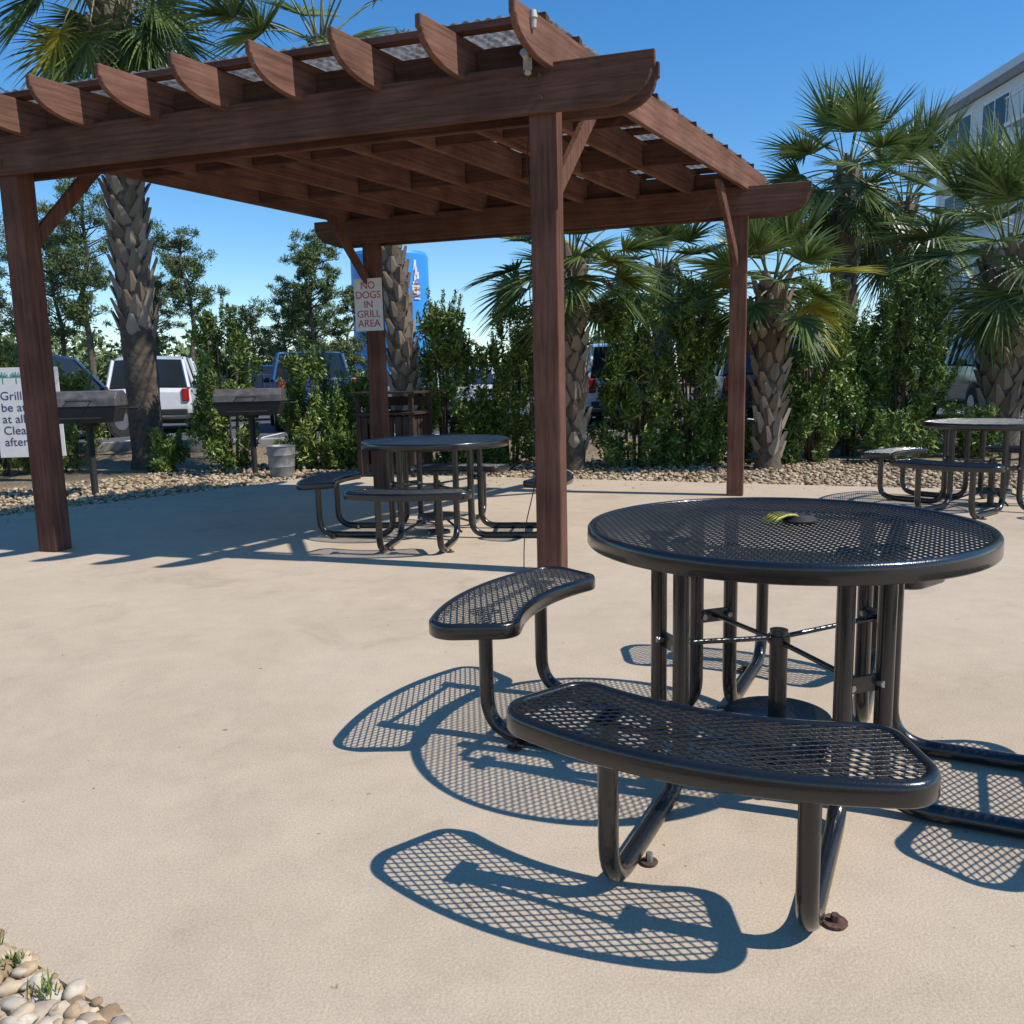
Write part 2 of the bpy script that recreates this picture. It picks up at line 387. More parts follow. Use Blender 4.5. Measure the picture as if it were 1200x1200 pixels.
# ------------------------------------------------------------------ pergola
TH=.295;BH=.547
NP=Vector((.253,5.37,0));av=Vector((-cos(TH),sin(TH),0));bv=Vector((sin(BH),cos(BH),0));nv=Vector((sin(TH),cos(TH),0))
AA,BB,HB=3.969,3.94,2.749
PG=empty("pergola",NP)
WZ=wood("stained_post",vertical=True,c1=(.078,.038,.027),c2=(.190,.094,.067));WA=wood("stained_beam",math.pi-TH,(.068,.036,.026),(.170,.088,.063));WB=wood("stained_rafter",math.pi/2-BH)
WA2=wood("stained_beam_dark",math.pi-TH,(.06,.031,.022),(.15,.075,.054))
def Q(s,t,z=0):return av*s+bv*t+Vector((0,0,z))
def plank(name,p0,d,wvec,wd,prof,mat,bev=.006):
    n=len(prof);V=[]
    for s in(-.5,.5):
        for(u,z)in prof:
            q=p0+d*u+wvec*(wd*s);V.append((q.x,q.y,z))
    Fc=[tuple(range(n)),tuple(range(2*n-1,n-1,-1))]+[(i,n+i,n+(i+1)%n,(i+1)%n) for i in range(n)]
    o=meshobj(name,V,Fc,mat,parent=PG)
    import bmesh
    bm=bmesh.new();bm.from_mesh(o.data);bmesh.ops.recalc_face_normals(bm,faces=bm.faces);bm.to_mesh(o.data);bm.free()
    if bev:
        b=o.modifiers.new("bev","BEVEL");b.width=bev;b.segments=1;b.limit_method='ANGLE';b.angle_limit=math.radians(50)
    return o
def tailprof(L,z0,z1,tip=.09,cl=.27):
    h=z1-z0
    def end():return [(0,z1),(0,z1-tip),(.018,z1-tip-.006)]+[(.018+cl*(1-cos(t)),z1-tip-.006-(h-tip-.006)*sin(t)) for t in np.linspace(.15,pi/2,9)]
    e=end();return e+[(L-u,z) for u,z in e[::-1]]
for i,(s,t) in enumerate(((0,0),(AA,0),(0,BB),(AA,BB))):
    q=Q(s,t);V=MB();R=Matrix.Rotation(-TH,3,'Z')
    V.box((q.x,q.y,1.53),(.165,.165,3.06),0,R=R);V.obj("post_%d"%(i+1),WZ,PG,bevel=.01)
for j,t in enumerate((0,BB)):
    for s in(-1,1):
        p0=Q(-.66,t)+nv*(.104*s)
        plank("beam_%d"%(2*j+(s>0)+1),p0,av,nv,.04,tailprof(AA+1.3,HB,HB+.27,.085),WA)
RZ0,RZ1=HB+.235,HB+.235+.235
rx=Vector((cos(BH),-sin(BH),0))
for i in range(9):
    s=-.09+i*.538
    plank("rafter_%d"%(i+1),Q(s,-.54),bv,rx,.042,tailprof(BB+1.08,RZ0,RZ1,.075,.36),WB)
mbp=MB()
for t in(.02,BB*.33,BB*.66,BB-.02):
    for i in range(8):
        s0=-.09+i*.538;c=Q(s0+.269,t,(RZ0+RZ1)/2-.01);mbp.box(c,(.492,.038,.17),0,R=Matrix.Rotation(-TH,3,'Z'))
mbp.obj("blocking",WA2,PG)
for k in range(11):
    t=-.16+k*.42
    mbp=MB();c=Q(AA/2+.11,t,RZ1+.021);mbp.box(c,(AA+.42,.085,.038),0,R=Matrix.Rotation(-TH,3,'Z'));mbp.obj("purlin_%d"%(k+1),WA2,PG)
for (s,t,sg,off) in((0,0,1,0),(AA,0,1,0),(0,BB,-1,0),(AA,BB,-1,0)):
    p0=Q(s,t)+bv*(.08*sg);L=.62
    prof=[(0,HB-.50),(0,HB-.36),(L-.1,RZ0-.002),(L+.04,RZ0-.002)]
    plank("brace",p0,bv*sg,rx,.045,prof,WZ,.004)
m,nt,b=newmat("weathered_polycarbonate");tc=N(nt,"ShaderNodeTexCoord");no=N(nt,"ShaderNodeTexNoise");no.inputs["Scale"].default_value=28;no.inputs["Detail"].default_value=6;nt.links.new(tc.outputs["Object"],no.inputs["Vector"])
r=ramp(nt,[(.35,(.14,.135,.13)),(.65,(.40,.39,.39))],no.outputs["Fac"]);nt.links.new(r.outputs[0],b.inputs["Base Color"]);b.inputs["Roughness"].default_value=.6
t=N(nt,"ShaderNodeBsdfTranslucent");nt.links.new(r.outputs[0],t.inputs["Color"]);ms=N(nt,"ShaderNodeMixShader");ms.inputs[0].default_value=.45
nt.links.new(b.outputs[0],ms.inputs[1]);nt.links.new(t.outputs[0],ms.inputs[2]);nt.links.new(ms.outputs[0],nt.nodes["Material Output"].inputs[0]);POLY=m
V=[];Fc=[];nu=420
for i in range(nu+1):
    s=-.07+(AA+.42)*i/nu;zz=RZ1+.050+.007*sin(2*pi*s/.07)
    for t in(-.20,BB+.2):
        q=Q(s,t,zz);V.append(q)
Fc=[(2*i,2*i+1,2*i+3,2*i+2) for i in range(nu)]
meshobj("roof_sheet",V,Fc,POLY,smooth=True,parent=PG)
WHT=simple("white_plastic",(.42,.40,.35),.5)
mb=MB();c=Q(.02,-.165,HB+.26);mb.box(c,(.05,.04,.06));mb.cyl(c+Vector((0,0,.02)),c+Vector((-.02,-.06,.045)),.014,.026,14)
mb.cyl(c+Vector((.0,-.02,-.03)),c+Vector((.0,-.03,-.06)),.014,.02,12);mb.obj("flood_light",WHT,PG)
mb=MB();c=Q(-.09,-.36,RZ1-.10)+rx*.03;mb.cyl(c,c+Vector((0,0,.05)),.016,.02,14);mb.cyl(c+Vector((0,0,.05)),c+Vector((0,0,.09)),.026,.018,14);mb.obj("bulb",WHT,PG)
mb=MB()
for t in(0,BB):
    for s in(0,AA):
        for dz in(.08,.2):
            c=Q(s,t,HB+dz)-nv*.125;mb.cyl(c,c-nv*.012,.014,n=8)
mb.obj("beam_bolts",RUST,PG)
mb=MB();pts=[]
for i in range(26):
    z=2.7-2.68*i/25;q=Q(.0,0)-nv*.02+av*(.095+.018*sin(i*.9)+(.10*max(0,(i-17)/8)**1.5));pts.append((q.x,q.y,z))
mb.tube(pts,.0035,6);mb.obj("cable",simple("cable_rubber",(.03,.025,.02),.6),PG,smooth=True)
def text(name,body,size,loc,rz,mat,parent,align='CENTER',sp=1.0):
    cu=bpy.data.curves.new(name,"FONT");cu.body=body;cu.size=size;cu.align_x=align;cu.align_y='CENTER';cu.space_line=sp;cu.extrude=.0008;cu.materials.append(mat)
    o=bpy.data.objects.new(name,cu);link(o,parent);o.location=loc;o.rotation_euler=(pi/2,0,rz);return o
SW=simple("sign_white",(.66,.63,.61),.45,var=.05);SR=simple("sign_red",(.45,.06,.06),.5);SN=simple("sign_navy",(.04,.05,.12),.5);SG=simple("sign_green",(.05,.25,.2),.5)
q=NP+Q(AA,BB)-nv*.13
E=empty("no_dogs_sign",(q.x-.01,q.y,2.09),-TH)
mb=MB();mb.box((0,0,0),(.34,.006,.57));mb.box((0,.02,0),(.06,.03,.4));mb.obj("panel",SW,E,bevel=.002)
text("lettering","NO\nDOGS\nIN\nGRILL\nAREA",.112,(0,-.006,0),0,SR,E,sp=.92)

E=empty("grill_rules_sign",(-6.80,12.2,0),.12)
mb=MB();mb.box((0,0,.93),(.88,.02,1.26));mb.obj("panel",SW,E,bevel=.004)
mb=MB();mb.box((.0,.06,.78),(.09,.09,1.56));mb.obj("sign_post",simple("white_post",(.5,.48,.45),.7),E)
text("lettering","Grills must\nbe attended\nat all times.\nClean grill\nafter use.",.165,(-.36,-.013,.84),0,SN,E,'LEFT',.98)
mb=MB()
for x0 in(-.3,-.12,.1):
    for k in range(7):
        a=k/6*pi;mb.box((x0+.05*cos(a),-.013,1.43+.035*sin(a)),(.07,.002,.014),0,R=Matrix.Rotation(-a,3,'Y'))
    mb.box((x0,-.0125,1.38),(.012,.002,.09))
mb.obj("palm_logo",SG,E)

# ------------------------------------------------------------------ charcoal grills
GRI=simple("grill_black",(.02,.02,.02),.7)
GL=simple("grill_hood",(.13,.115,.11),.5,var=.35,scale=9,bump=.2,metal=.4)
def grill(loc,rz,w=.74):
    E=empty("charcoal_grill",loc,rz)
    mb=MB();mb.cyl((0,0,-.05),(0,0,.82),.04,n=14);mb.cyl((0,0,.80),(0,0,.84),.10,n=16);smooth_by_angle(mb.obj("pedestal",GRI,E),40)
    mb=MB();h=w/2;d=.25
    z0,z1=.84,1.03
    V=[(-h*.86,-d*.8,z0),(h*.86,-d*.8,z0),(h*.86,d*.8,z0),(-h*.86,d*.8,z0),(-h,-d,z1),(h,-d,z1),(h,d,z1),(-h,d,z1)]
    mb.add(V,[(3,2,1,0),(0,1,5,4),(1,2,6,5),(2,3,7,6),(3,0,4,7)])
    V=[(x*.97,y*.97,z+.01) for x,y,z in V];mb.add(V,[(0,1,2,3),(4,5,1,0),(5,6,2,1),(6,7,3,2),(7,4,0,3)])
    mb.obj("firebox",GRI,E)
    mb=MB()
    prof=[(-d*1.02,1.035),(-d*.98,1.13),(-d*.6,1.20),(d*.5,1.215),(d*.95,1.16),(d*1.02,1.035)]
    n=len(prof);V=[(x,y,z) for x in(-h*1.01,h*1.01) for y,z in prof]
    mb.add(V,[tuple(range(n)),tuple(range(2*n-1,n-1,-1))]+[(i,n+i,n+i+1,i+1) for i in range(n-1)])
    o=mb.obj("hood",GL,E);o.modifiers.new("b","BEVEL").width=.008
    mb=MB()
    for s in(-1,1):
        mb.tube([(s*h,-.05,1.0),(s*(h+.10),-.05,1.0)],.008,8);mb.tube([(s*(h+.10),-.05,1.0),(s*(h+.20),-.05,1.0)],.017,10)
    mb.tube([(-.13,-d*1.0,1.10),(-.13,-d-.07,1.10),(.13,-d-.07,1.10),(.13,-d*1.0,1.10)],.009,8)
    for i in range(12):
        x=-h*.9+i*h*1.8/11;mb.tube([(x,-d*.95,1.032),(x,d*.95,1.032)],.004,6)
    mb.box((0,-d-.09,.90),(w*.6,.14,.012))
    mb.obj("grate_and_handles",GRI,E)
    return E
grill((-5.02,10.25,0),.15,.78);grill((-3.70,12.33,-.02),.1,.92)
GV=simple("galvanised_can",(.24,.24,.24),.55,metal=.3,var=.35,scale=10)
E=empty("ash_can",(-3.18,11.85,-.02))
mb=MB();n=28
prof=[(.155,0),(.16,.02),(.172,.13),(.178,.14),(.174,.15),(.185,.29),(.191,.30),(.187,.31),(.195,.41),(.205,.42),(.195,.425),(.185,.41),(.16,.03)]
V=[(r*cos(2*pi*i/n),r*sin(2*pi*i/n),z) for r,z in prof for i in range(n)]
Fc=[(k*n+i,k*n+(i+1)%n,(k+1)*n+(i+1)%n,(k+1)*n+i) for k in range(len(prof)-1) for i in range(n)]+[tuple(range((len(prof)-1)*n,len(prof)*n))]
mb.add(V,Fc)
for s in(-1,1):mb.tube([(s*.19,-.05,.33),(s*.225,-.05,.31),(s*.225,.05,.31),(s*.19,.05,.33)],.006,6)
smooth_by_angle(mb.obj("can_body",GV,E),35)
WG=wood("grey_brown_wood",vertical=True,c1=(.035,.024,.02),c2=(.085,.06,.05))
E=empty("slatted_wood_bin",(-1.55,11.55,-.02),-.25)
mb=MB()
for i in range(6):
    x=-.3+i*.12
    for y in(-.32,.32):mb.box((x,y,.44),(.085,.02,.74))
    for sx in(-1,1):mb.box((sx*.36,x,.44),(.02,.085,.74))
for y in(-.30,.30):mb.box((0,y,.15),(.7,.03,.08));mb.box((0,y,.76),(.7,.03,.08))
for (x,y)in((-.37,-.33),(.37,-.33),(.37,.33),(-.37,.33)):mb.box((x,y,.55),(.06,.06,1.1))
mb.box((0,0,.85),(.86,.76,.035));mb.box((0,0,1.12),(.9,.8,.03));mb.box((0,.3,1.0),(.7,.03,.12))
mb.obj("slats",WG,E,bevel=.005)

# ------------------------------------------------------------------ vegetation
PALM=leafmat("palm_green",(.055,.095,.028),(.11,.165,.042),(.20,.25,.07),.38,.25,.5)
PALMY=leafmat("palm_yellow",(.20,.22,.03),(.36,.34,.04),(.46,.40,.06),.5,.25)
PALMD=leafmat("palm_dead",(.12,.08,.04),(.2,.14,.07),(.28,.2,.11),.8)
PETI=simple("palm_petiole",(.16,.18,.07),.5,var=.3)
BOOT=leafmat("palm_boot",(.12,.09,.065),(.23,.18,.13),(.34,.28,.22),.9)
TRUNK=simple("palm_trunk_core",(.10,.075,.055),.95,var=.4,scale=14,bump=.9,bscale=22)
def frond(o,az,el,plen,R,nl=34,droop=.5,size=1.0,spread=3.5):
    d=Vector((cos(az)*cos(el),sin(az)*cos(el),sin(el)));pts=[o.copy()];p=o.copy();n=6
    for i in range(n):
        d=(d+Vector((0,0,-droop*.16))).normalized();p=p+d*(plen/n);pts.append(p.copy())
    side=d.cross(Vector((0,0,1)))
    if side.length<.05: side=Vector((-sin(az),cos(az),0))
    side.normalize();up=side.cross(d).normalized();Qd=[]
    roll=random.gauss(0,.25);side,up=side*cos(roll)+up*sin(roll),up*cos(roll)-side*sin(roll)
    for k in range(nl):
        u=(k+.5)/nl*2-1;a=u*spread*.5+random.gauss(0,.025)
        L=R*(1-.30*abs(u)**1.6)*random.uniform(.9,1.05)
        base=p+d*(R*.22*(1-abs(u)))
        dr=(d*cos(a)+side*sin(a)+up*(.22*abs(u)+random.gauss(0,.04))).normalized()
        wdir=(dr.cross(up)).normalized();tw=up*(.5 if k%2 else -.5);wd_=(wdir+tw).normalized()
        q=base.copy();prev=None;ns=5;ww=[.010,.019,.019,.012,.006,.0012]
        dd=dr.copy()
        for s in range(ns+1):
            a1=q+wd_*ww[s]*size;a2=q-wd_*ww[s]*size
            if prev: Qd.append((prev[0],prev[1],a2,a1))
            prev=(a1,a2);g=(.015+.22*(s/ns)**2.5)*(.35+droop)
            dd=(dd+Vector((0,0,-g))).normalized();q=q+dd*(L/ns)
    return Qd,pts
def palm(loc,H,r0=.19,r1=.2,crown=None,nf=26,plen=.85,R=.95,lean=(0,0),boots=(0.3,1.0),yellow=0,dead=0,elmin=-45,elmax=85,fs=1.0,bootlen=1.0,nl=44,lexp=1.5):
    E=empty("palm_tree",loc)
    path=lambda z:Vector((lean[0]*(z/H)**lexp,lean[1]*(z/H)**lexp,z))
    mb=MB();zs=np.linspace(-.1,H,26);pts=[path(max(z,0))+Vector((0,0,min(z,0))) for z in zs]
    rr=[(r0*1.25 if z<.1 else r0+(r1-r0)*z/H)*random.uniform(.95,1.05) for z in zs];mb.tube(pts,rr,16);mb.obj("trunk",TRUNK,E,smooth=True)
    mb=MB();z=boots[0]*H;k=0
    while z<boots[1]*H:
        a=k*2.39996+random.gauss(0,.06);rad=r0+(r1-r0)*z/H;c=path(z);o=Vector((cos(a),sin(a),0));t=Vector((-sin(a),cos(a),0))
        L=random.uniform(.2,.3)*bootlen;wb=.10*random.uniform(.85,1.15)*(rad/.2);out=random.uniform(.06,.12)*bootlen
        p0=c+o*(rad*.95);lat=t*random.gauss(0,.03)
        tp=p0+o*out+Vector((0,0,L))+lat
        V=[p0+t*wb-o*.04+Vector((0,0,.02)),p0+o*.035+Vector((0,0,.03)),p0-t*wb-o*.04+Vector((0,0,.02)),p0-Vector((0,0,.06))-o*.02,
           tp+t*.035-o*.03,tp+o*.012,tp-t*.035-o*.03]
        mb.add(V,[(0,1,5,4),(1,2,6,5),(4,5,6),(0,3,1),(1,3,2),(2,0,4,6)])
        z+=.030*random.uniform(.7,1.3);k+=1
    mb.obj("leaf_boots",BOOT,E)
    top=path(H)
    G=[];Y=[];D=[];pet=MB()
    for i in range(nf):
        f=i/(nf-1);el=math.radians(elmax+(elmin-elmax)*f**.9+random.uniform(-8,8));az=i*2.39996+random.gauss(0,.2)
        o=top+Vector((cos(az)*.08,sin(az)*.08,.1-.25*f))
        dr=.25+.6*f;Qd,pts=frond(o,az,el,plen*random.uniform(.85,1.15),R*random.uniform(.88,1.1),nl,dr,fs)
        v=random.random()
        tgt=D if (f>.8 and v<dead) else (Y if v<yellow and f>.3 else G);tgt+=Qd
        pet.tube(pts,[.022,.018,.015,.013,.012,.011,.009],5)
    pet.obj("petioles",PETI,E,smooth=True)
    Vv=[];mi=[]
    for j,L_ in enumerate((G,Y,D)):
        for q in L_: Vv+=[tuple(x) for x in q];mi.append(j)
    Vv=np.array(Vv,dtype=np.float32)
    nq=len(mi);ns=5;nst=nq//ns
    A=Vv.reshape(nst,ns,4,3);vs=np.zeros((nst,ns*2+2,3),dtype=np.float32)
    vs[:,0]=A[:,0,0];vs[:,1]=A[:,0,1]
    for s in range(ns): vs[:,2+2*s]=A[:,s,3];vs[:,3+2*s]=A[:,s,2]
    base=(np.arange(nst)*(ns*2+2))[:,None,None];loc_=np.array([[2*s,2*s+1,2*s+3,2*s+2] for s in range(ns)])[None]
    fastmesh("fronds",vs.reshape(-1,3),(base+loc_).reshape(-1,4),[PALM,PALMY,PALMD],mi,smooth=False,parent=E)
    return E
palm((-5.87,13.86,-.05),7.6,.25,.27,nf=40,plen=1.15,R=1.1,boots=(.27,1),elmin=-60,bootlen=1.25,yellow=.03)
palm((-1.55,12.9,-.05),6.0,.19,.18,nf=30,plen=1.0,R=.95,boots=(.12,1),lean=(-1.0,0),elmin=-40,lexp=3.0,bootlen=.85)
palm((.87,11.89,-.05),2.80,.17,.19,nf=30,plen=.62,R=.74,boots=(.1,1),elmin=-18,yellow=.04)
palm((3.51,11.64,-.05),2.45,.16,.22,nf=28,plen=.5,R=.66,boots=(.05,1),elmin=-25,yellow=.45,dead=.2)
palm((6.25,16.3,.12),4.75,.2,.2,nf=34,plen=.75,R=.9,boots=(.1,1),elmin=-55,dead=.3,yellow=.08)
palm((7.91,13.88,-.05),3.05,.30,.34,nf=42,plen=1.05,R=1.05,boots=(.03,1),elmin=-22,bootlen=1.3,yellow=.05)
palm((8.1,18.0,.12),4.4,.2,.2,nf=34,plen=.9,R=1.0,boots=(.1,1),elmin=-50)
palm((3.1,17.5,.12),3.2,.2,.2,nf=26,plen=.7,R=.85,boots=(.1,1),elmin=-40,yellow=.1)
palm((-9.3,12.6,-.05),6.5,.22,.22,nf=30,plen=1.1,R=1.05,boots=(.2,1),elmin=-50)

def leafcloud(C,Rr,n_each,lw,ll,upbias=.0,shell=.6,outw=.6):
    C=np.asarray(C,float);Rr=np.asarray(Rr,float);m=len(C);n=m*n_each
    c=np.repeat(C,n_each,0);r=np.repeat(Rr,n_each,0)
    d=RNG.normal(size=(n,3));d/=np.linalg.norm(d,axis=1)[:,None]
    rad=shell+(1-shell)*RNG.random(n)**.7;rad*=RNG.normal(1,.12,n)
    P=c+d*r*rad[:,None]
    ax=RNG.normal(size=(n,3))+d*outw;ax[:,2]+=upbias;ax/=np.linalg.norm(ax,axis=1)[:,None]
    o=RNG.normal(size=(n,3));s=np.cross(ax,o);s/=np.linalg.norm(s,axis=1)[:,None]
    L=(ll*RNG.uniform(.6,1.3,n))[:,None];W=(lw*RNG.uniform(.7,1.2,n))[:,None]
    V=np.stack([P-ax*L*.5,P+s*W*.5,P+ax*L*.5,P-s*W*.5],1)
    return V.reshape(-1,3)
def cloudobj(name,V,mat,parent=None):
    n=len(V)//4;return fastmesh(name,V,np.arange(n*4).reshape(n,4),mat,parent=parent)
SHR=leafmat("shrub_leaf",(.055,.10,.02),(.125,.19,.036),(.26,.325,.065),.42)
SHRL=leafmat("yellow_shrub_leaf",(.10,.13,.025),(.22,.26,.045),(.36,.37,.08),.45)
BARK=simple("bark",(.11,.085,.06),.95,var=.35,scale=8,bump=.6,bscale=30)
def shrub(loc,w,h,dens=1.0,mat=None,name="podocarpus_shrub"):
    E=empty(name,loc);C=[];R=[];ns=int(84*dens*max(1,w/.9)*h/2.5);st=MB();ph0=random.uniform(0,6)
    for i in range(ns):
        z=random.uniform(.03,1)**1.05*h;prof=(1.05-.50*(z/h)**1.8)*(0.85+.15*min(1,z/.5));a=random.uniform(0,2*pi);rr=w/2*prof*math.sqrt(random.uniform(.2,1))
        rr*=1+.22*sin(3*a+z*4+ph0)
        C.append((cos(a)*rr,sin(a)*rr,z*.93+.05));R.append((random.uniform(.09,.15),random.uniform(.09,.15),random.uniform(.13,.26)))
    V=leafcloud(C,R,105,.030,.105,upbias=.5,shell=.1,outw=.7)
    C2=[];R2=[]
    for i in range(int(34*w)):
        a=random.uniform(0,2*pi);z=h*random.uniform(.3,1.0);rr=w/2*(1.0-.5*(z/h)**1.8)*random.uniform(.5,1.1)
        for k in range(6): C2.append((cos(a)*(rr+.015*k),sin(a)*(rr+.015*k),z*.98+.055*k));R2.append((.035,.035,.04))
    V2=leafcloud(C2,R2,10,.020,.09,upbias=.9,shell=.1)
    cloudobj("leaves",np.concatenate([V,V2]),mat or SHR,E)
    for i in range(7):
        a=random.uniform(0,2*pi);st.tube([(cos(a)*.08,sin(a)*.08,-.1),(cos(a)*w*.15,sin(a)*w*.15,h*.4),(cos(a)*w*.22,sin(a)*w*.22,h*.8)],[.022,.016,.007],6)
    st.obj("stems",BARK,E,smooth=True);return E
for (x,y,ww,hh) in((-4.35,13.3,1.0,2.45),(-3.0,13.1,1.1,1.7),(-2.35,13.3,.8,1.3),(-1.0,13.2,1.1,2.5),(.02,13.1,.95,2.45),
    (1.78,12.2,1.1,2.3),(2.62,12.3,.95,2.65),(4.45,12.6,1.15,2.6),(5.2,13.2,.75,2.1),(6.05,13.1,1.3,2.8)):
    shrub((x,y,gz(x,y)),ww,hh)
for (x,y,ww,hh) in((-8.9,14.6,1.8,2.2),(-7.6,14.9,1.1,1.4),(-10.2,15.2,2.0,2.6),(-7.1,13.4,.9,.6),(-7.9,13.2,1.0,.75),(-12,15.6,2.0,2.5)):
    shrub((x,y,gz(x,y)),ww,hh,.8,SHRL,"yellow_green_shrub")
for (x,y,s) in((-5.3,13.2,.4),(-.45,13.1,.7),(3.9,12.3,.35),(5.4,12.1,.5),(-2.5,12.8,.45),(6.9,12.6,.5),(3.2,12.9,.7)):
    shrub((x,y,gz(x,y)),s*1.4,s,1.6,None,"low_bush")
# weed sprig: thin upright blades
Vw=[]
for (cx,cy) in((-1.09,1.66),(-.97,1.575),(-1.17,1.72)):
    for i in range(34):
        a=random.uniform(0,2*pi);L=random.uniform(.015,.04);bx=cx+random.gauss(0,.012);by=cy+random.gauss(0,.012)
        e=(bx+cos(a)*L*.6,by+sin(a)*L*.6,L+.004);sx_,sy_=-sin(a)*.0022,cos(a)*.0022;m_=((bx+e[0])/2,(by+e[1])/2,L*.65)
        Vw+=[(bx,by,-.005),(m_[0]+sx_,m_[1]+sy_,m_[2]),e,(m_[0]-sx_,m_[1]-sy_,m_[2])]
cloudobj("weed",np.array(Vw),SHR)
pts=[]
while len(pts)<420:
    x=random.uniform(-6,9);y=random.uniform(6,13);d=edge_d(x,y)
    if -1.6<d<.6 and random.random()<math.exp(-abs(d)*2.5): pts.append((x,y,.006 if d<0 else .02))
V=leafcloud(pts,[(.02,.02,.002)]*len(pts),1,.02,.045,upbias=0,shell=.1);V=V.reshape(-1,4,3);cz_=V[...,2].mean(1,keepdims=True);V[...,2]=cz_+(V[...,2]-cz_)*.25;cloudobj("leaf_litter",V.reshape(-1,3),PALMD)
PINE=leafmat("pine_needles",(.05,.08,.025),(.10,.145,.04),(.18,.22,.07),.6)
def pine(loc,H,crown=.45,w=2.2,n=46,sz=.28,name="pine_tree",fill=60):
    E=empty(name,loc);mb=MB();pts=[(random.gauss(0,.25)*(i/6),random.gauss(0,.25)*(i/6),H*i/6) for i in range(7)]
    mb.tube(pts,[.17*H/10*(1-.8*i/6)+.02 for i in range(7)],8);C=[];R=[]
    for i in range(n):
        f=random.random();z=H*(1-crown*f);a=random.uniform(0,2*pi);L=w*(.2+.8*math.sin(pi*min(1,.15+f*.75)))*random.uniform(.25,1)
        p=Vector(pts[min(6,int(z/H*6))]);e=Vector((p.x+cos(a)*L,p.y+sin(a)*L,z+L*random.uniform(.1,.6)));s=Vector((p.x,p.y,z-.1))
        mb.tube([s,(s+e)/2+Vector((0,0,-.05)),e],[.04,.025,.012],5)
        for t in(.7,1.0):
            q=s+(e-s)*t;r=random.uniform(.25,.5)*w/2.2
            C.append(q+Vector((random.gauss(0,.2),random.gauss(0,.2),random.gauss(.1,.15))));R.append((r,r,r*.75))
    mb.obj("trunk_and_limbs",BARK,E,smooth=True)
    cloudobj("needles",leafcloud(C,R,fill,.05*sz/.28,sz*.8,upbias=.5,shell=.1,outw=1.2),PINE,E);return E
pine((-21.5,45,.1),11.6,.65,2.7,70,fill=120);pine((-24,47,.1),9.2,.6,2.4,52,fill=90);pine((-16.3,45,.1),8.5,.45,2.2,44,fill=120);pine((-18.6,46,.1),6.4,.6,1.6,36,fill=80)
pine((-9.8,44,.1),8.0,.85,2.0,84,fill=140);pine((-8.3,46,.1),5.6,.8,1.6,46,fill=90);pine((-27.5,50,.1),10,.6,2.8,54,fill=90);pine((-12.0,50,.1),6.3,.8,1.8,50,fill=80)
pine((-11.5,46,.1),5.5,.8,1.8,50,fill=80);pine((-20.2,48,.1),6.8,.7,2.0,44,fill=80);pine((-25.6,44,.1),6.0,.8,2.4,50,fill=80);pine((-14,48,.1),5.0,.8,2.0,50,fill=80)
C=[];R=[]
for i in range(520):
    x=random.uniform(-150,150);y=random.uniform(85,120);hh=random.uniform(2.5,6.5)*(1+.35*sin(x*.09)+.2*sin(x*.31));
    for k in range(3):C.append((x+random.gauss(0,1.2),y,hh*(.3+.3*k)));R.append((2.0,2.0,1.5))
cloudobj("distant_trees",leafcloud(C,R,60,.45,.8,shell=.3),PINE)

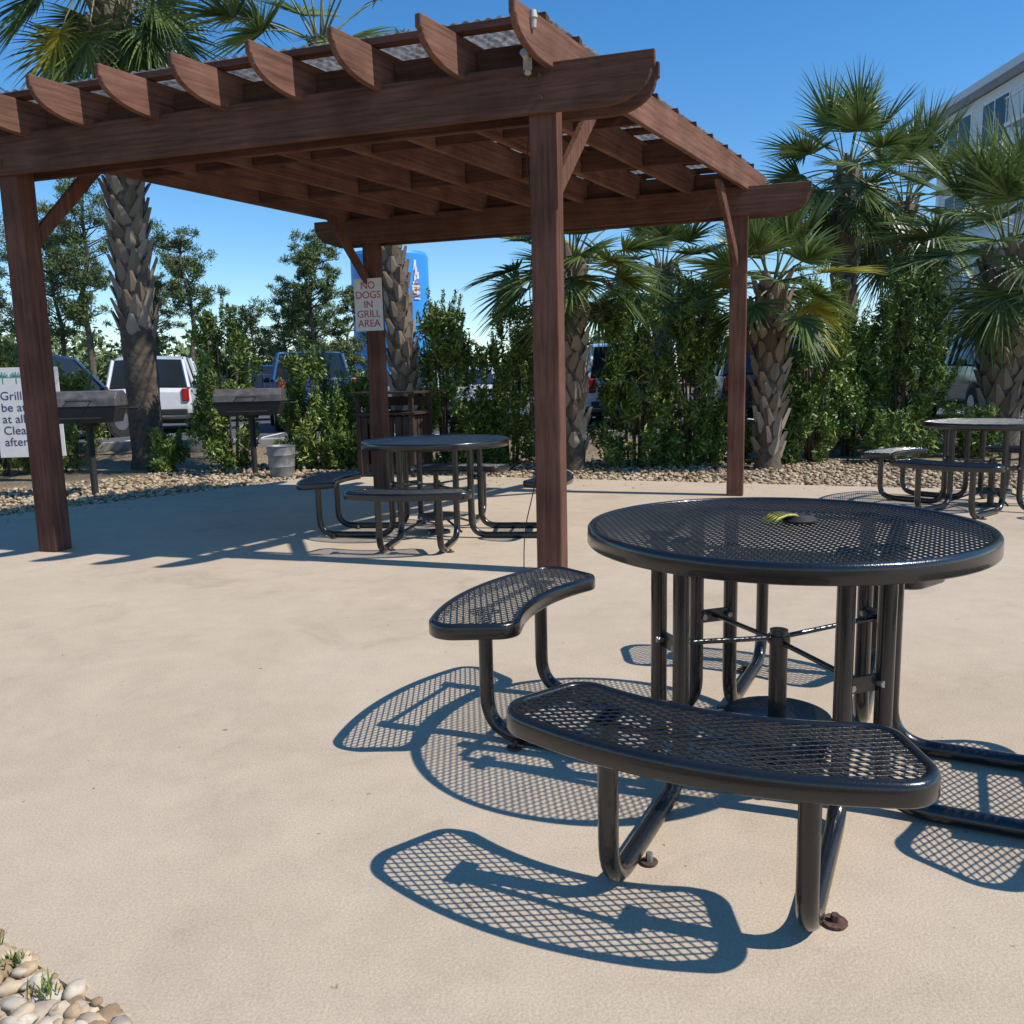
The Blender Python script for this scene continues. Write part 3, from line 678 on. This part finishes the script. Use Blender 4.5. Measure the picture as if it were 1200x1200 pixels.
# ------------------------------------------------------------------ vehicles
GLS,ntg,bg_=newmat("car_glass");bg_.inputs["Base Color"].default_value=(.02,.025,.03,1);bg_.inputs["Roughness"].default_value=.06
TIRE=simple("tyre_rubber",(.02,.02,.02),.85);RIM=simple("alloy_rim",(.45,.45,.46),.3,metal=.8);RED=simple("tail_light",(.4,.01,.01),.2);LMP=simple("head_light",(.7,.7,.72),.15);DKP=simple("black_trim",(.02,.02,.02),.6)
def paint(name,c):return simple(name,c,.3,var=.04,coat=.8)
def car(name,loc,rz,kind,col):
    E=empty(name,loc,rz);PM=paint("paint_"+name,col)
    if kind=="suv":
        L,W=4.9,1.95
        st=[(-2.45,.60,.98,.86),(-2.40,.42,1.08,.94),(-2.0,.34,1.12,.975),(-1.0,.28,1.10,.975),(0,.26,1.08,.975),(1.0,.28,1.06,.97),(1.35,.32,1.04,.965),(2.0,.36,.98,.93),(2.32,.40,.88,.86),(2.45,.50,.72,.72)]
        gh=[(-2.38,1.08,1.10,.90,.86),(-2.12,1.08,1.74,.92,.76),(-1.6,1.08,1.83,.93,.74),(0.0,1.06,1.84,.93,.74),(.55,1.05,1.76,.92,.73),(1.30,1.02,1.04,.90,.84)]
    elif kind=="pickup":
        L,W=5.6,2.0
        st=[(-2.8,.62,1.16,.93),(-2.76,.5,1.22,.975),(-2.0,.42,1.24,.99),(-.8,.36,1.24,.99),(0,.34,1.22,.99),(1.2,.36,1.2,.985),(1.6,.4,1.18,.98),(2.3,.42,1.12,.95),(2.65,.45,1.02,.90),(2.8,.55,.80,.80)]
        gh=[(-.72,1.22,1.24,.92,.9),(-.62,1.22,1.86,.92,.76),(-.1,1.22,1.92,.93,.75),(.5,1.2,1.90,.93,.75),(.8,1.2,1.82,.92,.75),(1.5,1.18,1.2,.9,.86)]
    else:
        L,W=4.6,1.82
        st=[(-2.3,.55,.88,.80),(-2.25,.38,.98,.86),(-1.8,.3,1.0,.905),(-1.0,.26,.98,.91),(0,.24,.95,.91),(1.0,.26,.93,.905),(1.3,.3,.90,.9),(1.9,.33,.82,.86),(2.2,.38,.74,.8),(2.3,.46,.62,.66)]
        gh=[(-2.0,.98,1.0,.82,.80),(-1.35,.97,1.36,.85,.68),(-.6,.96,1.45,.86,.66),(.2,.94,1.44,.86,.66),(.5,.93,1.36,.85,.66),(1.25,.90,.92,.82,.76)]
    mb=MB();V=[];Fc=[];k=14
    for(x,zb,zt,hw)in st:
        half=[(0,zb),(.82*hw,zb),(.96*hw,zb+.08),(hw,zb+.22*(zt-zb)+.05),(hw*1.0,zb+.62*(zt-zb)),(.965*hw,zt-.05),(.90*hw,zt-.004),(0,zt+.02)]
        ring=[(y,z) for y,z in half]+[(-y,z) for y,z in half[-2:0:-1]]
        k=len(ring);V+=[(x,y,z) for y,z in ring]
    ns=len(st)
    Fc=[(i*k+j,i*k+(j+1)%k,(i+1)*k+(j+1)%k,(i+1)*k+j) for i in range(ns-1) for j in range(k)]+[tuple(range(k)),tuple(range(ns*k-1,(ns-1)*k-1,-1))]
    mb.add(V,Fc);o=mb.obj("body",PM,E);smooth_by_angle(o,32)
    mb=MB();V=[]
    for(x,zb,zt,wb,wt)in gh: V+=[(x,-wb*W/1.95,zb),(x,-wt*W/1.95,zt),(x,0,zt+.02),(x,wt*W/1.95,zt),(x,wb*W/1.95,zb)]
    ng=len(gh);Fc=[(i*5+j,i*5+j+1,(i+1)*5+j+1,(i+1)*5+j) for i in range(ng-1) for j in range(4)]
    mb.add(V,Fc);o=mb.obj("windows",GLS,E);smooth_by_angle(o,30)
    mb=MB()
    V=[];ra=gh[1:-1]
    for(x,zb,zt,wb,wt)in ra: V+=[(x,-(wt+.012)*W/1.95,zt-.03),(x,-wt*.96*W/1.95,zt+.012),(x,0,zt+.034),(x,wt*.96*W/1.95,zt+.012),(x,(wt+.012)*W/1.95,zt-.03)]
    mb.add(V,[(i*5+j,i*5+j+1,(i+1)*5+j+1,(i+1)*5+j) for i in range(len(ra)-1) for j in range(4)])
    for s in(-1,1):
        def gp(i,f,xo=0):
            a=gh[i];return Vector((a[0]+xo,s*(a[3]+(a[4]-a[3])*f+.008)*W/1.95,a[1]+(a[2]-a[1])*f))
        mb.tube([gp(0,.5),gp(1,1)],.045,6);mb.tube([gp(ng-1,.5),gp(ng-2,1)],.035,6)
        mb.tube([gp(2,0,.05),gp(2,1,.05)],.035,6);mb.tube([gp(3,0,-.15),gp(3,1,-.15)],.035,6)
    o=mb.obj("roof_and_pillars",PM,E);smooth_by_angle(o,30)
    wm=MB();tr=MB();rw=.37 if kind!="sedan" else .33
    for x in(-L*.3,L*.305):
        for s in(-1,1):
            yw=W/2-.02
            tr.cyl((x,s*(yw-.10),rw+.02),(x,s*(yw+.008),rw+.02),rw+.07,n=28,m=0)
            tr.cyl((x,s*(yw-.2),rw),(x,s*(yw+.02),rw),rw,n=28,m=1)
            wm.cyl((x,s*(yw+.0),rw),(x,s*(yw+.028),rw),rw*.62,rw*.58,n=20)
    tr.box((0,0,.30),(L*.8,W*.9,.12),0)
    tr.obj("tyres_and_arches",[DKP,TIRE],E);wm.obj("rims",RIM,E)
    lt=MB();zt=st[1][2];xe=-L/2
    for s in(-1,1):
        lt.box((xe+.03,s*W*.42,zt-.16),(.14,.16,.30 if kind!="sedan" else .15),0);lt.box((L/2-.16,s*W*.37,st[-2][2]-.10),(.16,.30,.12),1)
        lt.box((gh[-2][0]+.45,s*(W/2+.06),gh[-1][1]+.06),(.1,.16,.13),2)
    lt.box((L/2-.01,0,.58),(.06,W*.5,.16),2);lt.box((xe+.0,0,.52),(.1,W*.86,.14),2);lt.box((xe-.0,0,.85),(.05,.34,.13),3)
    lt.obj("lights_and_trim",[RED,LMP,DKP,WHT],E,bevel=.02)
    return E
hp=pi/2
car("blue_suv",(-10.3,18.6,LOT),hp-.35,"suv",(.05,.12,.26))
car("white_suv",(-9.05,22.6,LOT),hp+.25,"suv",(.75,.75,.75))
car("white_suv",(-12.9,23.2,LOT),hp+.05,"suv",(.72,.72,.72))
car("blue_pickup",(-5.2,22.6,LOT),hp+.3,"pickup",(.03,.08,.20))
car("dark_sedan",(-8.0,28,LOT),.3,"sedan",(.03,.04,.06))
car("blue_suv",(-8.6,33,LOT),.2,"suv",(.03,.14,.4))
car("white_sedan",(-1.1,24.5,LOT),hp,"sedan",(.7,.7,.7))
car("red_suv",(1.6,25,LOT),hp,"suv",(.3,.03,.03))
car("white_suv",(2.6,21.0,LOT),hp,"suv",(.7,.7,.7))
car("black_suv",(5.2,18.6,LOT),hp-.1,"suv",(.015,.016,.02))
car("black_pickup",(10.5,18.6,LOT),-hp-.2,"pickup",(.015,.016,.02))
car("grey_sedan",(-3.4,30,LOT),hp,"sedan",(.25,.26,.27))

# ------------------------------------------------------------------ blue water tank
BLU=simple("tank_blue",(.03,.27,.66),.5,var=.06,scale=.4)
Rr=2.7
E=empty("blue_water_tank",(-8.2,62,LOT))
n=64;prof=[(Rr,-.2),(Rr,9.8),(Rr-.15,10.05),(Rr*.5,10.3),(.01,10.4)]
V=[(r*cos(2*pi*i/n),r*sin(2*pi*i/n),z) for r,z in prof for i in range(n)]
Fc=[(k*n+i,k*n+(i+1)%n,(k+1)*n+(i+1)%n,(k+1)*n+i) for k in range(4) for i in range(n)]
o=meshobj("tank_shell",V,Fc,BLU,parent=E);smooth_by_angle(o,30)
mb=MB()
def decal(a,z,w_,h_,m,k=0):
    Rd=Rr+.012+.004*k;V=[(Rd*cos(a+dx/Rd),Rd*sin(a+dx/Rd),z+dz) for dx,dz in((-w_/2,-h_/2),(w_/2,-h_/2*.8),(w_/2*.8,h_/2),(-w_/2*.7,h_/2*.9))];mb.add(V,[(0,1,2,3)],m)
for i in range(18):
    decal(math.radians(-44)+random.uniform(-.09,.09),8.2+random.uniform(-1,1),.22,.5,0,i)
for i in range(6): decal(math.radians(-42),6.8+i*.2,.6,.12,i%2,20+i)
mb.obj("painted_logo",[SW,SR],E)
# ------------------------------------------------------------------ apartment building
SID,nts,bs=newmat("white_siding");tc=N(nts,"ShaderNodeTexCoord");sx=N(nts,"ShaderNodeSeparateXYZ");nts.links.new(tc.outputs["Object"],sx.inputs[0])
md=N(nts,"ShaderNodeMath",operation='MULTIPLY');md.inputs[1].default_value=5;nts.links.new(sx.outputs[2],md.inputs[0]);fr_=N(nts,"ShaderNodeMath",operation='FRACT');nts.links.new(md.outputs[0],fr_.inputs[0])
bp=N(nts,"ShaderNodeBump");bp.inputs["Strength"].default_value=.8;bp.inputs["Distance"].default_value=.03;nts.links.new(fr_.outputs[0],bp.inputs["Height"]);nts.links.new(bp.outputs[0],bs.inputs["Normal"])
bs.inputs["Base Color"].default_value=(.72,.74,.75,1);bs.inputs["Roughness"].default_value=.7
ROOF=simple("roof_metal",(.6,.61,.62),.5,var=.08)
TRM=simple("white_trim",(.8,.8,.8),.6,var=.05)
E=empty("apartment_building",(0,0,0));X0=21.9
mb=MB();mb.box((X0+7,34,6.75),(14,22,13.6));mb.obj("walls",SID,E)
mb=MB();mb.add([(X0-.7,22.3,13.6),(X0-.7,45.7,13.6),(X0-.7,45.7,13.95),(X0-.7,22.3,13.95),(X0+7,22.3,17.5),(X0+7,45.7,17.5),(X0+14.7,22.3,13.6),(X0+14.7,45.7,13.6)],[(0,1,2,3),(3,2,5,4),(4,5,7,6),(0,3,4,6),(1,7,5,2),(0,6,7,1)]);mb.obj("roof",ROOF,E)
mb=MB()
for f in range(4):
    z=1.9+f*3.4
    for j in range(7):
        y=24.6+j*3.1
        mb.box((X0-.02,y,z),(.06,2.2,2.1),0);mb.box((X0-.06,y,z),(.05,1.96,1.86),1);mb.box((X0-.09,y,z),(.04,.07,1.86),0)
    mb.box((X0-.03,34,z+1.75),(.1,22.1,.28),0)
    for j in range(0,7,3):
        y=24.6+j*3.1+1.5;mb.box((X0-.8,y,z-1.1),(1.6,2.4,.15),0)
        for q in range(13): mb.box((X0-1.56,y-1.15+q*.19,z-.55),(.03,.03,.95),0)
        mb.box((X0-1.56,y,z-.06),(.07,2.4,.06),0)
mb.box((X0-.03,45.0-.05,6.7),(.14,.3,13.5),0);mb.obj("windows_and_balconies",[TRM,GLS],E)
